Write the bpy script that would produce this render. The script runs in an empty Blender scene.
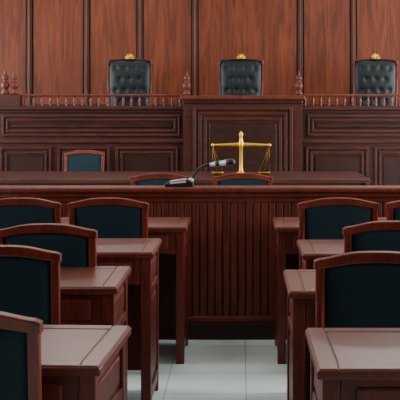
import bpy, bmesh, math, random
from mathutils import Vector, Matrix
random.seed(3)
F=1050.0; HC=1.43
def srgb(r,g,b):
    def c(v):
        v/=255.0
        return v/12.92 if v<=0.04045 else ((v+0.055)/1.055)**2.4
    return (c(r),c(g),c(b),1)
# ---------------------------------------------------------------- materials
def new_mat(name):
    m=bpy.data.materials.new(name); m.use_nodes=True
    return m, m.node_tree.nodes, m.node_tree.links, m.node_tree.nodes['Principled BSDF']
def wood(name,dark,light,rough=0.35,scale=(14,14,1.2),coat=0.0,bump=0.05,spec=0.35):
    m,n,l,p=new_mat(name)
    tc=n.new('ShaderNodeTexCoord'); mp=n.new('ShaderNodeMapping'); mp.inputs['Scale'].default_value=scale
    l.new(tc.outputs['Object'],mp.inputs['Vector'])
    nz=n.new('ShaderNodeTexNoise'); nz.inputs['Scale'].default_value=1.6; nz.inputs['Detail'].default_value=8
    nz.inputs['Roughness'].default_value=0.65; nz.inputs['Distortion'].default_value=1.6
    l.new(mp.outputs['Vector'],nz.inputs['Vector'])
    cr=n.new('ShaderNodeValToRGB'); cr.color_ramp.elements[0].position=0.36; cr.color_ramp.elements[1].position=0.64
    cr.color_ramp.elements[0].color=dark; cr.color_ramp.elements[1].color=light
    l.new(nz.outputs['Fac'],cr.inputs['Fac']); l.new(cr.outputs['Color'],p.inputs['Base Color'])
    mr=n.new('ShaderNodeMapRange'); mr.inputs['To Min'].default_value=rough-.06; mr.inputs['To Max'].default_value=rough+.10
    l.new(nz.outputs['Fac'],mr.inputs['Value']); l.new(mr.outputs['Result'],p.inputs['Roughness'])
    p.inputs['Specular IOR Level'].default_value=spec
    p.inputs['Coat Weight'].default_value=coat; p.inputs['Coat Roughness'].default_value=0.25
    b=n.new('ShaderNodeBump'); b.inputs['Strength'].default_value=bump; b.inputs['Distance'].default_value=0.01
    l.new(nz.outputs['Fac'],b.inputs['Height']); l.new(b.outputs['Normal'],p.inputs['Normal'])
    return m
def plain(name,col,rough=0.5,metal=0,spec=0.5,noise=0.0,nscale=60):
    m,n,l,p=new_mat(name)
    p.inputs['Roughness'].default_value=rough; p.inputs['Metallic'].default_value=metal
    p.inputs['Specular IOR Level'].default_value=spec
    nz=n.new('ShaderNodeTexNoise'); nz.inputs['Scale'].default_value=nscale
    tc=n.new('ShaderNodeTexCoord'); l.new(tc.outputs['Object'],nz.inputs['Vector'])
    mx=n.new('ShaderNodeMixRGB'); mx.inputs[1].default_value=tuple(c*(1-noise) for c in col[:3])+(1,); mx.inputs[2].default_value=tuple(min(1,c*(1+noise)) for c in col[:3])+(1,)
    l.new(nz.outputs['Fac'],mx.inputs[0]); l.new(mx.outputs[0],p.inputs['Base Color'])
    return m
W_wall=wood('wall_wood',srgb(80,33,14),srgb(122,56,26),0.45,(7,7,0.6))
W_wall2=wood('wall_wood_dark',srgb(40,15,8),srgb(60,25,13),0.45,(5,5,0.5))
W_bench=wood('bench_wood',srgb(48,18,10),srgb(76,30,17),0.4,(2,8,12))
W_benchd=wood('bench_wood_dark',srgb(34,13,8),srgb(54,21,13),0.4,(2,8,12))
W_bar=wood('bar_wood',srgb(76,27,16),srgb(108,42,26),0.4,(14,14,1.5))
W_desk=wood('desk_wood',srgb(72,24,15),srgb(106,38,24),0.36,(12,12,2),spec=.4)
W_top=wood('desk_top_wood',srgb(92,44,33),srgb(124,66,52),0.36,(1.5,14,14),coat=0.7,spec=0.5)
W_chair=wood('chair_wood',srgb(84,28,17),srgb(122,45,28),0.33,(14,14,2),spec=0.5)
M_teal=plain('teal_fabric',srgb(19,40,49),0.75,0,0.25,0.2,200)
M_leather=plain('dark_leather',srgb(13,24,26),0.42,0,0.35,0.15,90)
M_gold=plain('gold_metal',srgb(240,192,66),0.32,1.0,0.5,0.05)
M_black=plain('black_plastic',srgb(14,14,16),0.4)
M_grey=plain('grey_metal',srgb(186,188,192),0.4,0.2)
M_white=plain('beige_plaster',srgb(165,148,134),0.85,0,0.3,0.03,20)
M_rear=plain('brown_rear_wall',srgb(96,76,62),0.85,0,0.3,0.03,20)
M_cream=plain('ceiling_tile',srgb(195,191,184),0.9,0,0.2,0.03,40)
def floor_mat():
    m,n,l,p=new_mat('floor_tile')
    tc=n.new('ShaderNodeTexCoord'); mp=n.new('ShaderNodeMapping'); mp.inputs['Location'].default_value=(-0.03+0.4*50,0.05,0)
    l.new(tc.outputs['Object'],mp.inputs['Vector'])
    br=n.new('ShaderNodeTexBrick'); br.offset=0; br.inputs['Scale'].default_value=1
    br.inputs['Brick Width'].default_value=0.4; br.inputs['Row Height'].default_value=0.4; br.inputs['Mortar Size'].default_value=0.003
    br.inputs['Color1'].default_value=srgb(238,253,250); br.inputs['Color2'].default_value=srgb(232,249,247); br.inputs['Mortar'].default_value=srgb(185,196,192)
    l.new(mp.outputs['Vector'],br.inputs['Vector'])
    l.new(br.outputs['Color'],p.inputs['Base Color'])
    p.inputs['Roughness'].default_value=0.14
    return m
M_floor=floor_mat()
# ---------------------------------------------------------------- mesh builder
class MB:
    def __init__(s): s.v=[];s.f=[];s.m=[];s.s=[];s.mats=[]
    def mi(s,mat):
        if mat not in s.mats: s.mats.append(mat)
        return s.mats.index(mat)
    def add(s,vs,fs,mat,smooth=False,M=None):
        o=len(s.v); k=s.mi(mat)
        for v in vs:
            v=Vector(v)
            s.v.append(tuple(M@v) if M else tuple(v))
        for f in fs:
            s.f.append([i+o for i in f]); s.m.append(k); s.s.append(smooth)
    def addbm(s,bm,mat,smooth=False,M=None):
        bm.verts.index_update()
        s.add([v.co.copy() for v in bm.verts],[[v.index for v in f.verts] for f in bm.faces],mat,smooth,M); bm.free()
    def box(s,x0,x1,y0,y1,z0,z1,mat,bev=0.003,seg=1,smooth=False,M=None):
        bm=bmesh.new(); bmesh.ops.create_cube(bm,size=1)
        for v in bm.verts:
            v.co=Vector(((x0+x1)/2+v.co.x*(x1-x0),(y0+y1)/2+v.co.y*(y1-y0),(z0+z1)/2+v.co.z*(z1-z0)))
        if bev>0:
            b=min(bev,0.45*min(x1-x0,y1-y0,z1-z0))
            bmesh.ops.bevel(bm,geom=bm.edges[:],offset=b,segments=seg,affect='EDGES',profile=0.5)
        s.addbm(bm,mat,smooth,M)
    def prism(s,poly,y0,y1,mat,bev=0.003,M=None):
        bm=bmesh.new()
        vs=[bm.verts.new((p[0],y0,p[1])) for p in poly]
        f=bm.faces.new(vs); r=bmesh.ops.extrude_face_region(bm,geom=[f])
        for g in r['geom']:
            if isinstance(g,bmesh.types.BMVert): g.co.y=y1
        bmesh.ops.recalc_face_normals(bm,faces=bm.faces[:])
        if bev>0:
            es=[e for e in bm.edges if abs(e.verts[0].co.y-e.verts[1].co.y)<1e-6]
            bmesh.ops.bevel(bm,geom=es,offset=bev,segments=2,affect='EDGES',profile=0.5)
        s.addbm(bm,mat,False,M)
    def lathe(s,prof,c,mat,seg=14,M=None,axis='z'):
        vs=[];fs=[];n=len(prof)
        for r,z in prof:
            for k in range(seg):
                a=2*math.pi*k/seg
                p=(r*math.cos(a),r*math.sin(a),z)
                if axis=='y': p=(p[0],p[2],p[1])
                if axis=='x': p=(p[2],p[0],p[1])
                vs.append((c[0]+p[0],c[1]+p[1],c[2]+p[2]))
        for i in range(n-1):
            for k in range(seg):
                fs.append([i*seg+k,i*seg+(k+1)%seg,(i+1)*seg+(k+1)%seg,(i+1)*seg+k])
        fs.append(list(range(seg))[::-1]); fs.append([(n-1)*seg+k for k in range(seg)])
        s.add(vs,fs,mat,True,M)
    def tube(s,pts,r,mat,seg=8,M=None):
        pts=[Vector(p) for p in pts]; vs=[];fs=[]
        for i,p in enumerate(pts):
            t=(pts[min(i+1,len(pts)-1)]-pts[max(i-1,0)]).normalized()
            u=t.cross(Vector((0,1,0)));
            if u.length<1e-3: u=t.cross(Vector((0,0,1)))
            u.normalize(); w=t.cross(u)
            rr=r[i] if isinstance(r,(list,tuple)) else r
            for k in range(seg):
                a=2*math.pi*k/seg; vs.append(p+u*rr*math.cos(a)+w*rr*math.sin(a))
        for i in range(len(pts)-1):
            for k in range(seg):
                fs.append([i*seg+k,i*seg+(k+1)%seg,(i+1)*seg+(k+1)%seg,(i+1)*seg+k])
        fs.append(list(range(seg))[::-1]); fs.append([(len(pts)-1)*seg+k for k in range(seg)])
        s.add(vs,fs,mat,True,M)
    def cushion(s,cen,w,h,t,mat,plane='xz',nu=20,nv=20,wfun=None,dfun=None):
        vs=[];fs=[]
        for side in (-1,1):
            for j in range(nv+1):
                for i in range(nu+1):
                    u=-1+2*i/nu; v=-1+2*j/nv
                    b=max(0,(1-abs(u)**6))**0.5*max(0,(1-abs(v)**6))**0.5
                    b*=(0.8+0.2*(1-u*u)*(1-v*v))
                    d=side*t/2*b
                    if dfun: d-=side*dfun(u,v)*min(1,b*1.5)
                    ww=w*(wfun(v) if wfun else 1)
                    x=u*ww/2; z=v*h/2
                    if plane=='xz': vs.append((cen[0]+x,cen[1]+d,cen[2]+z))
                    else: vs.append((cen[0]+x,cen[1]+z,cen[2]+d))
        n=(nu+1)*(nv+1)
        for o in (0,n):
            for j in range(nv):
                for i in range(nu):
                    a=o+j*(nu+1)+i; q=[a,a+1,a+nu+2,a+nu+1]
                    fs.append(q if (o==0) else q[::-1])
        s.add(vs,fs,mat,True)
    def panel(s,x0,x1,z0,z1,y,matf,matc,fw=0.03,d=0.02,n=1,gap=0.02):
        for k in range(n):
            dd=d*(1-0.25*k)
            s.box(x0,x1,y-dd,y+0.005,z1-fw,z1,matf,0.008,2)
            s.box(x0,x1,y-dd,y+0.005,z0,z0+fw,matf,0.008,2)
            s.box(x0,x0+fw,y-dd,y+0.005,z0+fw*0.8,z1-fw*0.8,matf,0.008,2)
            s.box(x1-fw,x1,y-dd,y+0.005,z0+fw*0.8,z1-fw*0.8,matf,0.008,2)
            x0+=fw+gap;x1-=fw+gap;z0+=fw+gap;z1-=fw+gap
        s.box(x0,x1,y-d*0.7,y+0.005,z0,z1,matc,0.012,1)
    def finish(s,name,loc=(0,0,0),rz=0,vf=None):
        me=bpy.data.meshes.new(name)
        vs=[vf(v) for v in s.v] if vf else s.v
        me.from_pydata(vs,[],s.f)
        for m in s.mats: me.materials.append(m)
        me.polygons.foreach_set('material_index',s.m); me.polygons.foreach_set('use_smooth',s.s); me.update()
        bm=bmesh.new(); bm.from_mesh(me); bmesh.ops.recalc_face_normals(bm,faces=bm.faces[:]); bm.to_mesh(me); bm.free()
        o=bpy.data.objects.new(name,me); bpy.context.collection.objects.link(o)
        o.location=loc; o.rotation_euler=(0,0,rz); return o
def dup(o,loc,rz=0):
    c=bpy.data.objects.new(o.name.split('.')[0],o.data); bpy.context.collection.objects.link(c); c.location=loc; c.rotation_euler=(0,0,rz); return c
# ---------------------------------------------------------------- room shell
RX=5.0; Y0=-3.0; Y1=14.0; H=3.7
b=MB(); b.box(-RX-.1,RX+.1,Y0-.1,Y1+.1,-0.1,0,M_floor,0); b.finish('floor')
b=MB(); b.box(-RX-.1,RX+.1,Y0-.1,Y1+.1,H,H+0.1,M_cream,0); b.finish('ceiling')
b=MB(); b.box(-RX,RX,Y1,Y1+.1,0,H,W_wall2,0)
seams=[-4.9,-4.2,-3.5,-2.8,-2.04,-1.33,-0.6,0.8,1.507,2.2,2.9,3.6,4.3,4.9]
for sx in seams:
    b.box(sx-0.035,sx+0.035,Y1-0.05,Y1,0,H,W_wall2,0.012,2)
    b.box(sx-0.012,sx+0.012,Y1-0.065,Y1-0.04,0,H,W_wall,0.008,2)
for i in range(len(seams)-1):
    a=seams[i]+0.045; c=seams[i+1]-0.045
    b.box(a,c,Y1-0.03,Y1,0.1,H-0.05,W_wall,0.012,2)
b.box(-RX,RX,Y1-0.06,Y1,1.3,1.4,W_wall2,0.01,2)
b.finish('wall_back')
b=MB(); b.box(-RX,RX,Y0-.1,Y0,0,H,M_rear,0); b.finish('wall_rear')
wins=[(1.8,3.8),(5.1,7.1),(8.4,10.4),(11.6,13.2)]
ZL,ZH=1.0,3.0
for sd,nm in ((-1,'left'),(1,'right')):
    b=MB(); xa,xb=(sd*RX,sd*(RX+.1)) if sd>0 else (-RX-.1,-RX)
    b.box(xa,xb,Y0,Y1,0,ZL,M_white,0); b.box(xa,xb,Y0,Y1,ZH,H,M_white,0)
    yy=Y0
    for w in wins:
        b.box(xa,xb,yy,w[0],ZL,ZH,M_white,0); yy=w[1]
    b.box(xa,xb,yy,Y1,ZL,ZH,M_white,0); b.finish('wall_'+nm)
k=0
EN={-1:[80,170,200,150],1:[170,290,270,200]}
for sd in (-1,1):
    for iw,w in enumerate(wins):
        k+=1; b=MB(); x=sd*(RX+0.05)
        for z in (ZL+.03,(ZL+ZH)/2,ZH-.03): b.box(x-.03,x+.03,w[0],w[1],z-.03,z+.03,W_bar)
        for y in (w[0]+.03,(w[0]+w[1])/2,w[1]-.03): b.box(x-.03,x+.03,y-.03,y+.03,ZL,ZH,W_bar)
        b.finish('window_%d'%k)
        L=bpy.data.lights.new('window_daylight','AREA'); L.shape='RECTANGLE'; L.size=w[1]-w[0]; L.size_y=ZH-ZL
        L.color=(0.93,0.97,1.0); L.energy=EN[sd][iw]
        o=bpy.data.objects.new('window_daylight',L); bpy.context.collection.objects.link(o)
        o.location=(sd*(RX+0.12),(w[0]+w[1])/2,(ZL+ZH)/2)
        o.rotation_euler=Vector((sd,0,0)).to_track_quat('Z','Y').to_euler()
for y,en in ((5.6,24),(8.6,20),(12.4,20)):
    for x in (-1.6,1.6):
        b=MB(); b.box(x-.62,x+.62,y-.32,y+.32,H-.04,H-0.001,M_grey,0.005); b.finish('ceiling_light')
        L=bpy.data.lights.new('ceiling_lamp','AREA'); L.shape='RECTANGLE'; L.size=1.15; L.size_y=.55; L.energy=en; L.color=(1,.96,.9)
        o=bpy.data.objects.new('ceiling_lamp',L); bpy.context.collection.objects.link(o); o.location=(x,y,H-.05)
# ---------------------------------------------------------------- judge platform + bench
b=MB(); b.box(-4.6,4.6,12.12,Y1-.07,0,0.4,W_benchd,0.01); b.finish('judge_platform')
b=MB(); YB=11.3
def wing(x0,x1,small):
    b.box(x0,x1,YB,YB+0.06,0,1.36,W_bench,0.002)
    b.box(x0,x1,YB-.04,YB+.3,1.345,1.385,W_bench,0.01,2)
    b.box(x0,x1,YB-.02,YB+.04,1.31,1.345,W_benchd,0.01,2)
    b.box(x0,x1,YB-.005,YB+.065,1.49,1.515,W_bar,0.008,2)
    n=int((x1-x0)/0.085)
    for i in range(n):
        x=x0+(i+.5)*(x1-x0)/n
        b.lathe([(.012,0),(.012,.012),(.008,.02),(.017,.045),(.017,.06),(.008,.085),(.012,.095),(.012,.108)],(x,YB+.03,1.384),W_chair,8)
    b.box(x0,x1,YB-.035,YB+.01,0.985,1.03,W_bench,0.012,2)
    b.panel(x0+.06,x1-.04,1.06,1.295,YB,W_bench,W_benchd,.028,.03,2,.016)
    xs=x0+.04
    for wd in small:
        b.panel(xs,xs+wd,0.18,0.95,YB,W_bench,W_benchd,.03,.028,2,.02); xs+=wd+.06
    b.box(x0,x1,YB-.03,YB+.01,0,.14,W_benchd,0.01,2)
wing(-2.62,-.60,[.56,.56,.68]); wing(.66,2.7,[.68,.56,.56])
for x0,x1 in ((-4.6,-2.62),(2.7,4.6)):
    b.box(x0,x1,YB,YB+.06,0,1.36,W_bench,.002); b.box(x0,x1,YB-.04,YB+.3,1.345,1.385,W_bench,.01,2)
    b.panel(x0+.1,x1-.1,.2,1.25,YB,W_bench,W_benchd,.03,.03,2,.02)
YC=YB-.14
b.box(-.60,.66,YC,YB+.3,0,1.46,W_bench,.004)
b.box(-.63,.69,YC-.04,YB+.32,1.455,1.50,W_bar,.012,2)
b.box(-.61,.67,YC-.02,YC+.1,1.41,1.455,W_benchd,.012,2)
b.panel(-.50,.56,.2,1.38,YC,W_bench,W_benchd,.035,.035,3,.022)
b.box(-.62,.68,YC-.03,YC+.02,0,.15,W_benchd,.01,2)
b.box(-4.6,4.6,YB+.28,YB+.8,1.12,1.16,W_bench,.01,2)
fin=[(.04,0),(.04,.03),(.022,.045),(.03,.06),(.042,.085),(.045,.11),(.03,.14),(.018,.15),(.028,.165),(.034,.185),(.024,.21),(.010,.225),(.014,.238),(.008,.255),(.001,.265)]
for x in (-.57,.63): b.lathe(fin,(x,YB-.05,1.50),W_bar,16)
for x in (-2.53,-2.43): b.lathe(fin,(x,YB+.02,1.51),W_bar,16)
b.box(-2.6,-2.36,YB-.03,YB+.1,1.36,1.512,W_bench,.01,2)
b.finish('judge_bench')
# ---------------------------------------------------------------- judge chairs
def build_judge_chair():
    b=MB()
    rows=[-.7,-.35,0,.35,.7]
    def tuft(u,v):
        best=9
        for j,r in enumerate(rows):
            xs=[-.66,-.22,.22,.66] if j%2==0 else [-.44,0,.44]
            for x in xs:
                best=min(best,((u-x)*.27)**2+((v-r)*.40)**2)
        return 0.012*math.exp(-best/0.0010)
    wf=lambda v: 0.9+0.1*min(1,(v+1)/1.2) - (0.10*max(0,(v-.72)/.28)**2)
    b.cushion((0,0.03,1.17),.52,.78,.13,M_leather,nu=44,nv=56,wfun=wf,dfun=tuft)
    for s in (-1,1):
        b.tube([(s*.235,.05,.45),(s*.24,.05,.8),(s*.262,.045,1.2),(s*.268,.045,1.50)],[.02,.02,.016,.014],W_bar)
        b.lathe([(.014,0),(.020,.012),(.012,.022),(.018,.04),(.014,.055),(.004,.07)],(s*.268,.045,1.49),W_bar,10)
        b.box(s*.30-.035,s*.30+.035,.05,.5,.66,.70,W_chair,.015,3,True)
        b.cushion((s*.30,.27,.705),.07,.34,.05,M_leather,'xy',8,12)
        b.box(s*.30-.02,s*.30+.02,.42,.46,.0,.67,W_chair,.01,2)
        b.box(s*.24-.022,s*.24+.022,.03,.075,.0,.5,W_chair,.01,2)
    N=24
    top=[]
    for i in range(N+1):
        u=-1+2*i/N
        z=1.548+.03*(1-u*u)+.035*math.exp(-(u/.22)**2)-.012*math.exp(-((abs(u)-.45)/.2)**2)
        top.append((u*.265,z))
    bot=[(u*.265,1.53+.026*(1-u*u)) for u in [1-2*i/N for i in range(N+1)]]
    b.prism(top+bot,.02,.065,W_bar,.004)
    for fy in (.012,.073):
        for a in range(5):
            an=math.pi*(0.1+0.2*a)
            b.tube([(0,fy,1.575),(.055*math.cos(an),fy,1.58+.05*math.sin(an))],[.012,.003],M_gold,8)
        b.lathe([(.001,-.012),(.012,-.006),(.012,.006),(.001,.012)],(0,fy,1.578),M_gold,12,axis='y')
        b.tube([(-.055,fy,1.572),(0,fy,1.56),(.055,fy,1.572)],.006,M_gold)
    b.box(-.28,.28,.04,.52,.38,.45,W_chair,.012,2)
    b.cushion((0,.28,.49),.54,.5,.13,M_leather,'xy',16,16)
    return b
o=build_judge_chair().finish('judge_armchair')
def jc(x): return (x,13.0,.40)
o.location=jc(-1.36); o.rotation_euler=(0,0,math.pi)
dup(o,jc(.012),math.pi); dup(o,jc(1.67),math.pi)
# ---------------------------------------------------------------- simple wooden chairs
def build_chair():
    b=MB()
    for s in (-1,1):
        b.prism([(s*.170,0),(s*.198,0),(s*.200,.45),(s*.207,.885),(s*.177,.885),(s*.170,.45)][::s],0,.032,W_chair,.005)
        b.box(s*.185-.018,s*.185+.018,.36,.396,0,.42,W_chair,.005,2)
        b.box(s*.185-.012,s*.185+.012,.03,.365,.36,.42,W_chair,.004)
        b.box(s*.185-.010,s*.185+.010,.03,.365,.16,.185,W_chair,.004)
    N=28
    top=[]
    for i in range(N+1):
        u=-1+2*i/N
        z=.904+.026*(0.5+0.5*math.cos(math.pi*min(1,abs(u)**1.5)))
        if abs(u)>.93: z-=.006
        top.append((u*.212,z))
    bot=[(u*.212,.872+.020*(0.5+0.5*math.cos(math.pi*min(1,abs(u)**1.5)))) for u in [1-2*i/N for i in range(N+1)]]
    b.prism(top+bot,-.006,.036,W_chair,.005)
    b.box(-.17,.17,.004,.030,.50,.54,W_chair,.006,2)
    b.cushion((0,.014,.715),.356,.37,.045,M_teal,nu=20,nv=20)
    b.box(-.175,.175,.01,.03,.36,.42,W_chair,.004); b.box(-.175,.175,.365,.39,.36,.42,W_chair,.004)
    b.box(-.17,.17,.19,.21,.163,.182,W_chair,.004)
    b.cushion((0,.2,.445),.41,.40,.075,M_teal,'xy')
    return b
def rake(v):
    x,y,z=v
    if z>.45: y-=(z-.45)*.16
    elif y<.05: y-=(.45-z)*.08
    return (x,y,z)
ch=build_chair().finish('wooden_chair',vf=rake)
TOPSH=.075
def place(xc,d,rz=0,first=False):
    loc=(xc,d+TOPSH,0)
    if first: ch.location=loc; ch.rotation_euler=(0,0,rz)
    else: dup(ch,loc,rz)
place(-.484-.205,5.47,0,True); place(-.94-.205,5.47)
place(-.594-.205,4.30); place(-.635-.205,3.65,.03); place(-.486-.205,2.52)
place(.31+.205,5.47); place(.44+.205,4.40); place(.255+.205,3.50)
place(.31+.205+.46,5.47); place(.44+.205+.46,4.40)
place(-.56,7.38); place(.02,7.38)
dup(ch,(-1.62,10.9,0),math.pi)
# ---------------------------------------------------------------- desks
def build_desk(sd,W=1.15,D=.5):
    b=MB()
    def X(a,c):
        a,c=a*sd,c*sd
        return (min(a,c),max(a,c))
    def bx(a,c,*r,**k):
        x=X(a,c); b.box(x[0],x[1],*r,**k)
    bx(0,W,-D,0,.722,.746,W_desk,.006,2)
    bx(0.006,.055,-D+.006,-.006,.744,.750,W_top,.002); bx(W-.055,W-.006,-D+.006,-.006,.744,.750,W_top,.002)
    bx(.057,W-.057,-.055,-.006,.744,.750,W_top,.002); bx(.057,W-.057,-D+.006,-D+.055,.744,.750,W_top,.002)
    bx(.060,W-.060,-D+.058,-.058,.744,.7485,W_top,.002)
    for e in (0,1):
        a=.015 if e==0 else W-.06
        for y in (-D+.015,-.06): bx(a,a+.045,y,y+.045,0,.724,W_desk,.004,2)
        i0,i1=(a+.012,a+.034)
        bx(i0,i1,-D+.05,-.05,.06,.724,W_desk,.002)
        bx(a+.003,a+.042,-D+.05,-.05,.535,.575,W_desk,.005,2)
        bx(a+.003,a+.042,-D+.05,-.05,.05,.11,W_desk,.005,2)
        bx(a+.003,a+.042,-D+.05,-.05,.695,.724,W_desk,.005,2)
        bx(a+.006,a+.040,-D+.085,-.085,.595,.68,W_desk,.008,2)
        bx(a+.006,a+.040,-D+.085,-.085,.135,.51,W_desk,.010,2)
    bx(.06,W-.06,-D+.02,-D+.042,.60,.724,W_desk,.004,2)
    bx(.10,W-.10,-D+.012,-D+.03,.625,.70,W_desk,.008,2)
    bx(.06,W-.06,-D+.04,-.05,.60,.615,W_desk,.002)
    bx(.06,W-.06,-.05,-.03,.10,.724,W_desk,.003)
    return b
dl=build_desk(-1).finish('courtroom_desk')
dr=build_desk(1).finish('courtroom_desk')
dl.location=(-.29,6.21,0)
dup(dl,(-.39,5.25,0)); dup(dl,(-.45,4.36,0)); dup(dl,(-.33,3.2,0),-.06)
dr.location=(.19,6.21,0)
dup(dr,(.28,5.2,0)); dup(dr,(.175,4.27,0)); dup(dr,(.196,3.17,0))
# ---------------------------------------------------------------- bar railing
b=MB(); YR=6.33
b.box(-4.2,4.2,YR+.02,YR+.08,0,.86,W_benchd,.002)
b.box(-4.2,4.2,YR-.045,YR+.13,.885,.918,W_bar,.012,3)
b.box(-4.2,4.2,YR-.025,YR+.10,.855,.887,W_bar,.012,2)
b.box(-4.2,4.2,YR-.008,YR+.06,.825,.857,W_bar,.006,2)
x=-4.2
while x<4.2:
    b.box(x+.002,x+.044,YR,YR+.03,.13,.83,W_bar,.007,2); x+=.046
b.box(-4.2,4.2,YR-.02,YR+.08,0,.10,W_benchd,.006,2)
b.box(-4.2,4.2,YR-.012,YR+.08,.095,.14,W_bar,.012,2)
b.finish('courtroom_bar_railing')
# ---------------------------------------------------------------- clerk table
b=MB(); xa,xb=-3.2,1.15
b.box(xa,xb,9.25,10.3,.715,.75,W_bench,.01,2)
b.box(xa+.04,xb-.04,9.30,9.34,.08,.72,W_bench,.004)
b.box(xa+.04,xa+.08,9.3,10.25,0,.72,W_bench,.004); b.box(xb-.08,xb-.04,9.3,10.25,0,.72,W_bench,.004)
n=6; ww=(xb-xa-.1)/n
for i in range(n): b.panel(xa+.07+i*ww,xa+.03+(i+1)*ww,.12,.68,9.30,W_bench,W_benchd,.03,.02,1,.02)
b.finish('clerk_table')
# scales of justice
b=MB()
b.lathe([(.075,0),(.08,.008),(.07,.018),(.035,.026),(.02,.04),(.017,.06),(.017,.25),(.024,.265),(.026,.285),(.024,.30),(.017,.315),(.015,.36),(.022,.375),(.014,.395),(.003,.41)],(0,0,0),M_gold,20)
arm=[]
for i in range(21):
    u=-1+2*i/20; arm.append((u*.27,0,.285-.006*abs(u)))
b.tube(arm,[.011+.008*(1-abs(-1+2*i/20)) for i in range(21)],M_gold,10)
for s in (-1,1):
    b.lathe([(.001,-.018),(.016,-.008),(.016,.008),(.001,.018)],(s*.265,0,.279),M_gold,10)
    zp=.022
    b.lathe([(.02,-.018),(.045,-.012),(.060,.003),(.063,.006),(.044,-.002),(.001,-.008)],(s*.215,0,zp),M_gold,20)
    for a in range(3):
        an=2*math.pi*a/3+.5
        b.tube([(s*.265,0,.27),(s*.215+.057*math.cos(an),.057*math.sin(an),zp+.005)],.0006,M_gold,5)
b.finish('scales_of_justice',(.01,9.75,.7505))
# microphone on the bar top
def bez(p,n=24):
    p=[Vector(q) for q in p]; out=[]
    for i in range(n+1):
        t=i/n; out.append((1-t)**3*p[0]+3*(1-t)**2*t*p[1]+3*(1-t)*t*t*p[2]+t**3*p[3])
    return out
b=MB()
b.prism([(-.16,0),(.012,0),(.012,.026),(-.02,.044),(-.13,.030),(-.16,.016)],-.045,.045,M_black,.004)
b.prism([(-.128,.016),(-.03,.026),(-.033,.038),(-.128,.026)],-.0465,.0465,M_grey,.001)
b.prism([(-.125,.030),(-.03,.042),(-.032,.046),(-.127,.034)],-.035,.035,M_grey,.001)
b.lathe([(.016,0),(.016,.012),(.009,.022)],(-.002,0,.030),M_grey,12)
pp=bez([(-.002,0,.04),(.03,0,.09),(.05,0,.125),(.115,0,.132)]); b.tube(pp,.008,M_black,10)
d=Vector((1,0,.12)).normalized(); e=pp[-1]
b.tube([e-d*.004,e,e+d*.02,e+d*.021,e+d*.085,e+d*.086,e+d*.135,e+d*.15],[.008,.011,.0125,.0145,.0155,.018,.0185,.008],M_grey,14)
b.tube([e+d*.03,e+d*.055],.0165,M_black,14)
b.tube([e+d*.095,e+d*.138,e+d*.152],[.0195,.020,.009],M_black,14)
b.finish('gooseneck_microphone',(-.295,YR+.04,.9185))
# ---------------------------------------------------------------- world & camera
w=bpy.data.worlds.new('world'); bpy.context.scene.world=w; w.use_nodes=True
w.node_tree.nodes['Background'].inputs[0].default_value=(.6,.75,1,1); w.node_tree.nodes['Background'].inputs[1].default_value=.6
cam=bpy.data.cameras.new('camera'); co=bpy.data.objects.new('camera',cam); bpy.context.collection.objects.link(co)
co.location=(0,0,HC); co.rotation_euler=(math.pi/2,0,0)
cam.sensor_width=36; cam.lens=F/400*36; cam.shift_x=-.1; cam.shift_y=-.245; cam.clip_start=.05
bpy.context.scene.camera=co
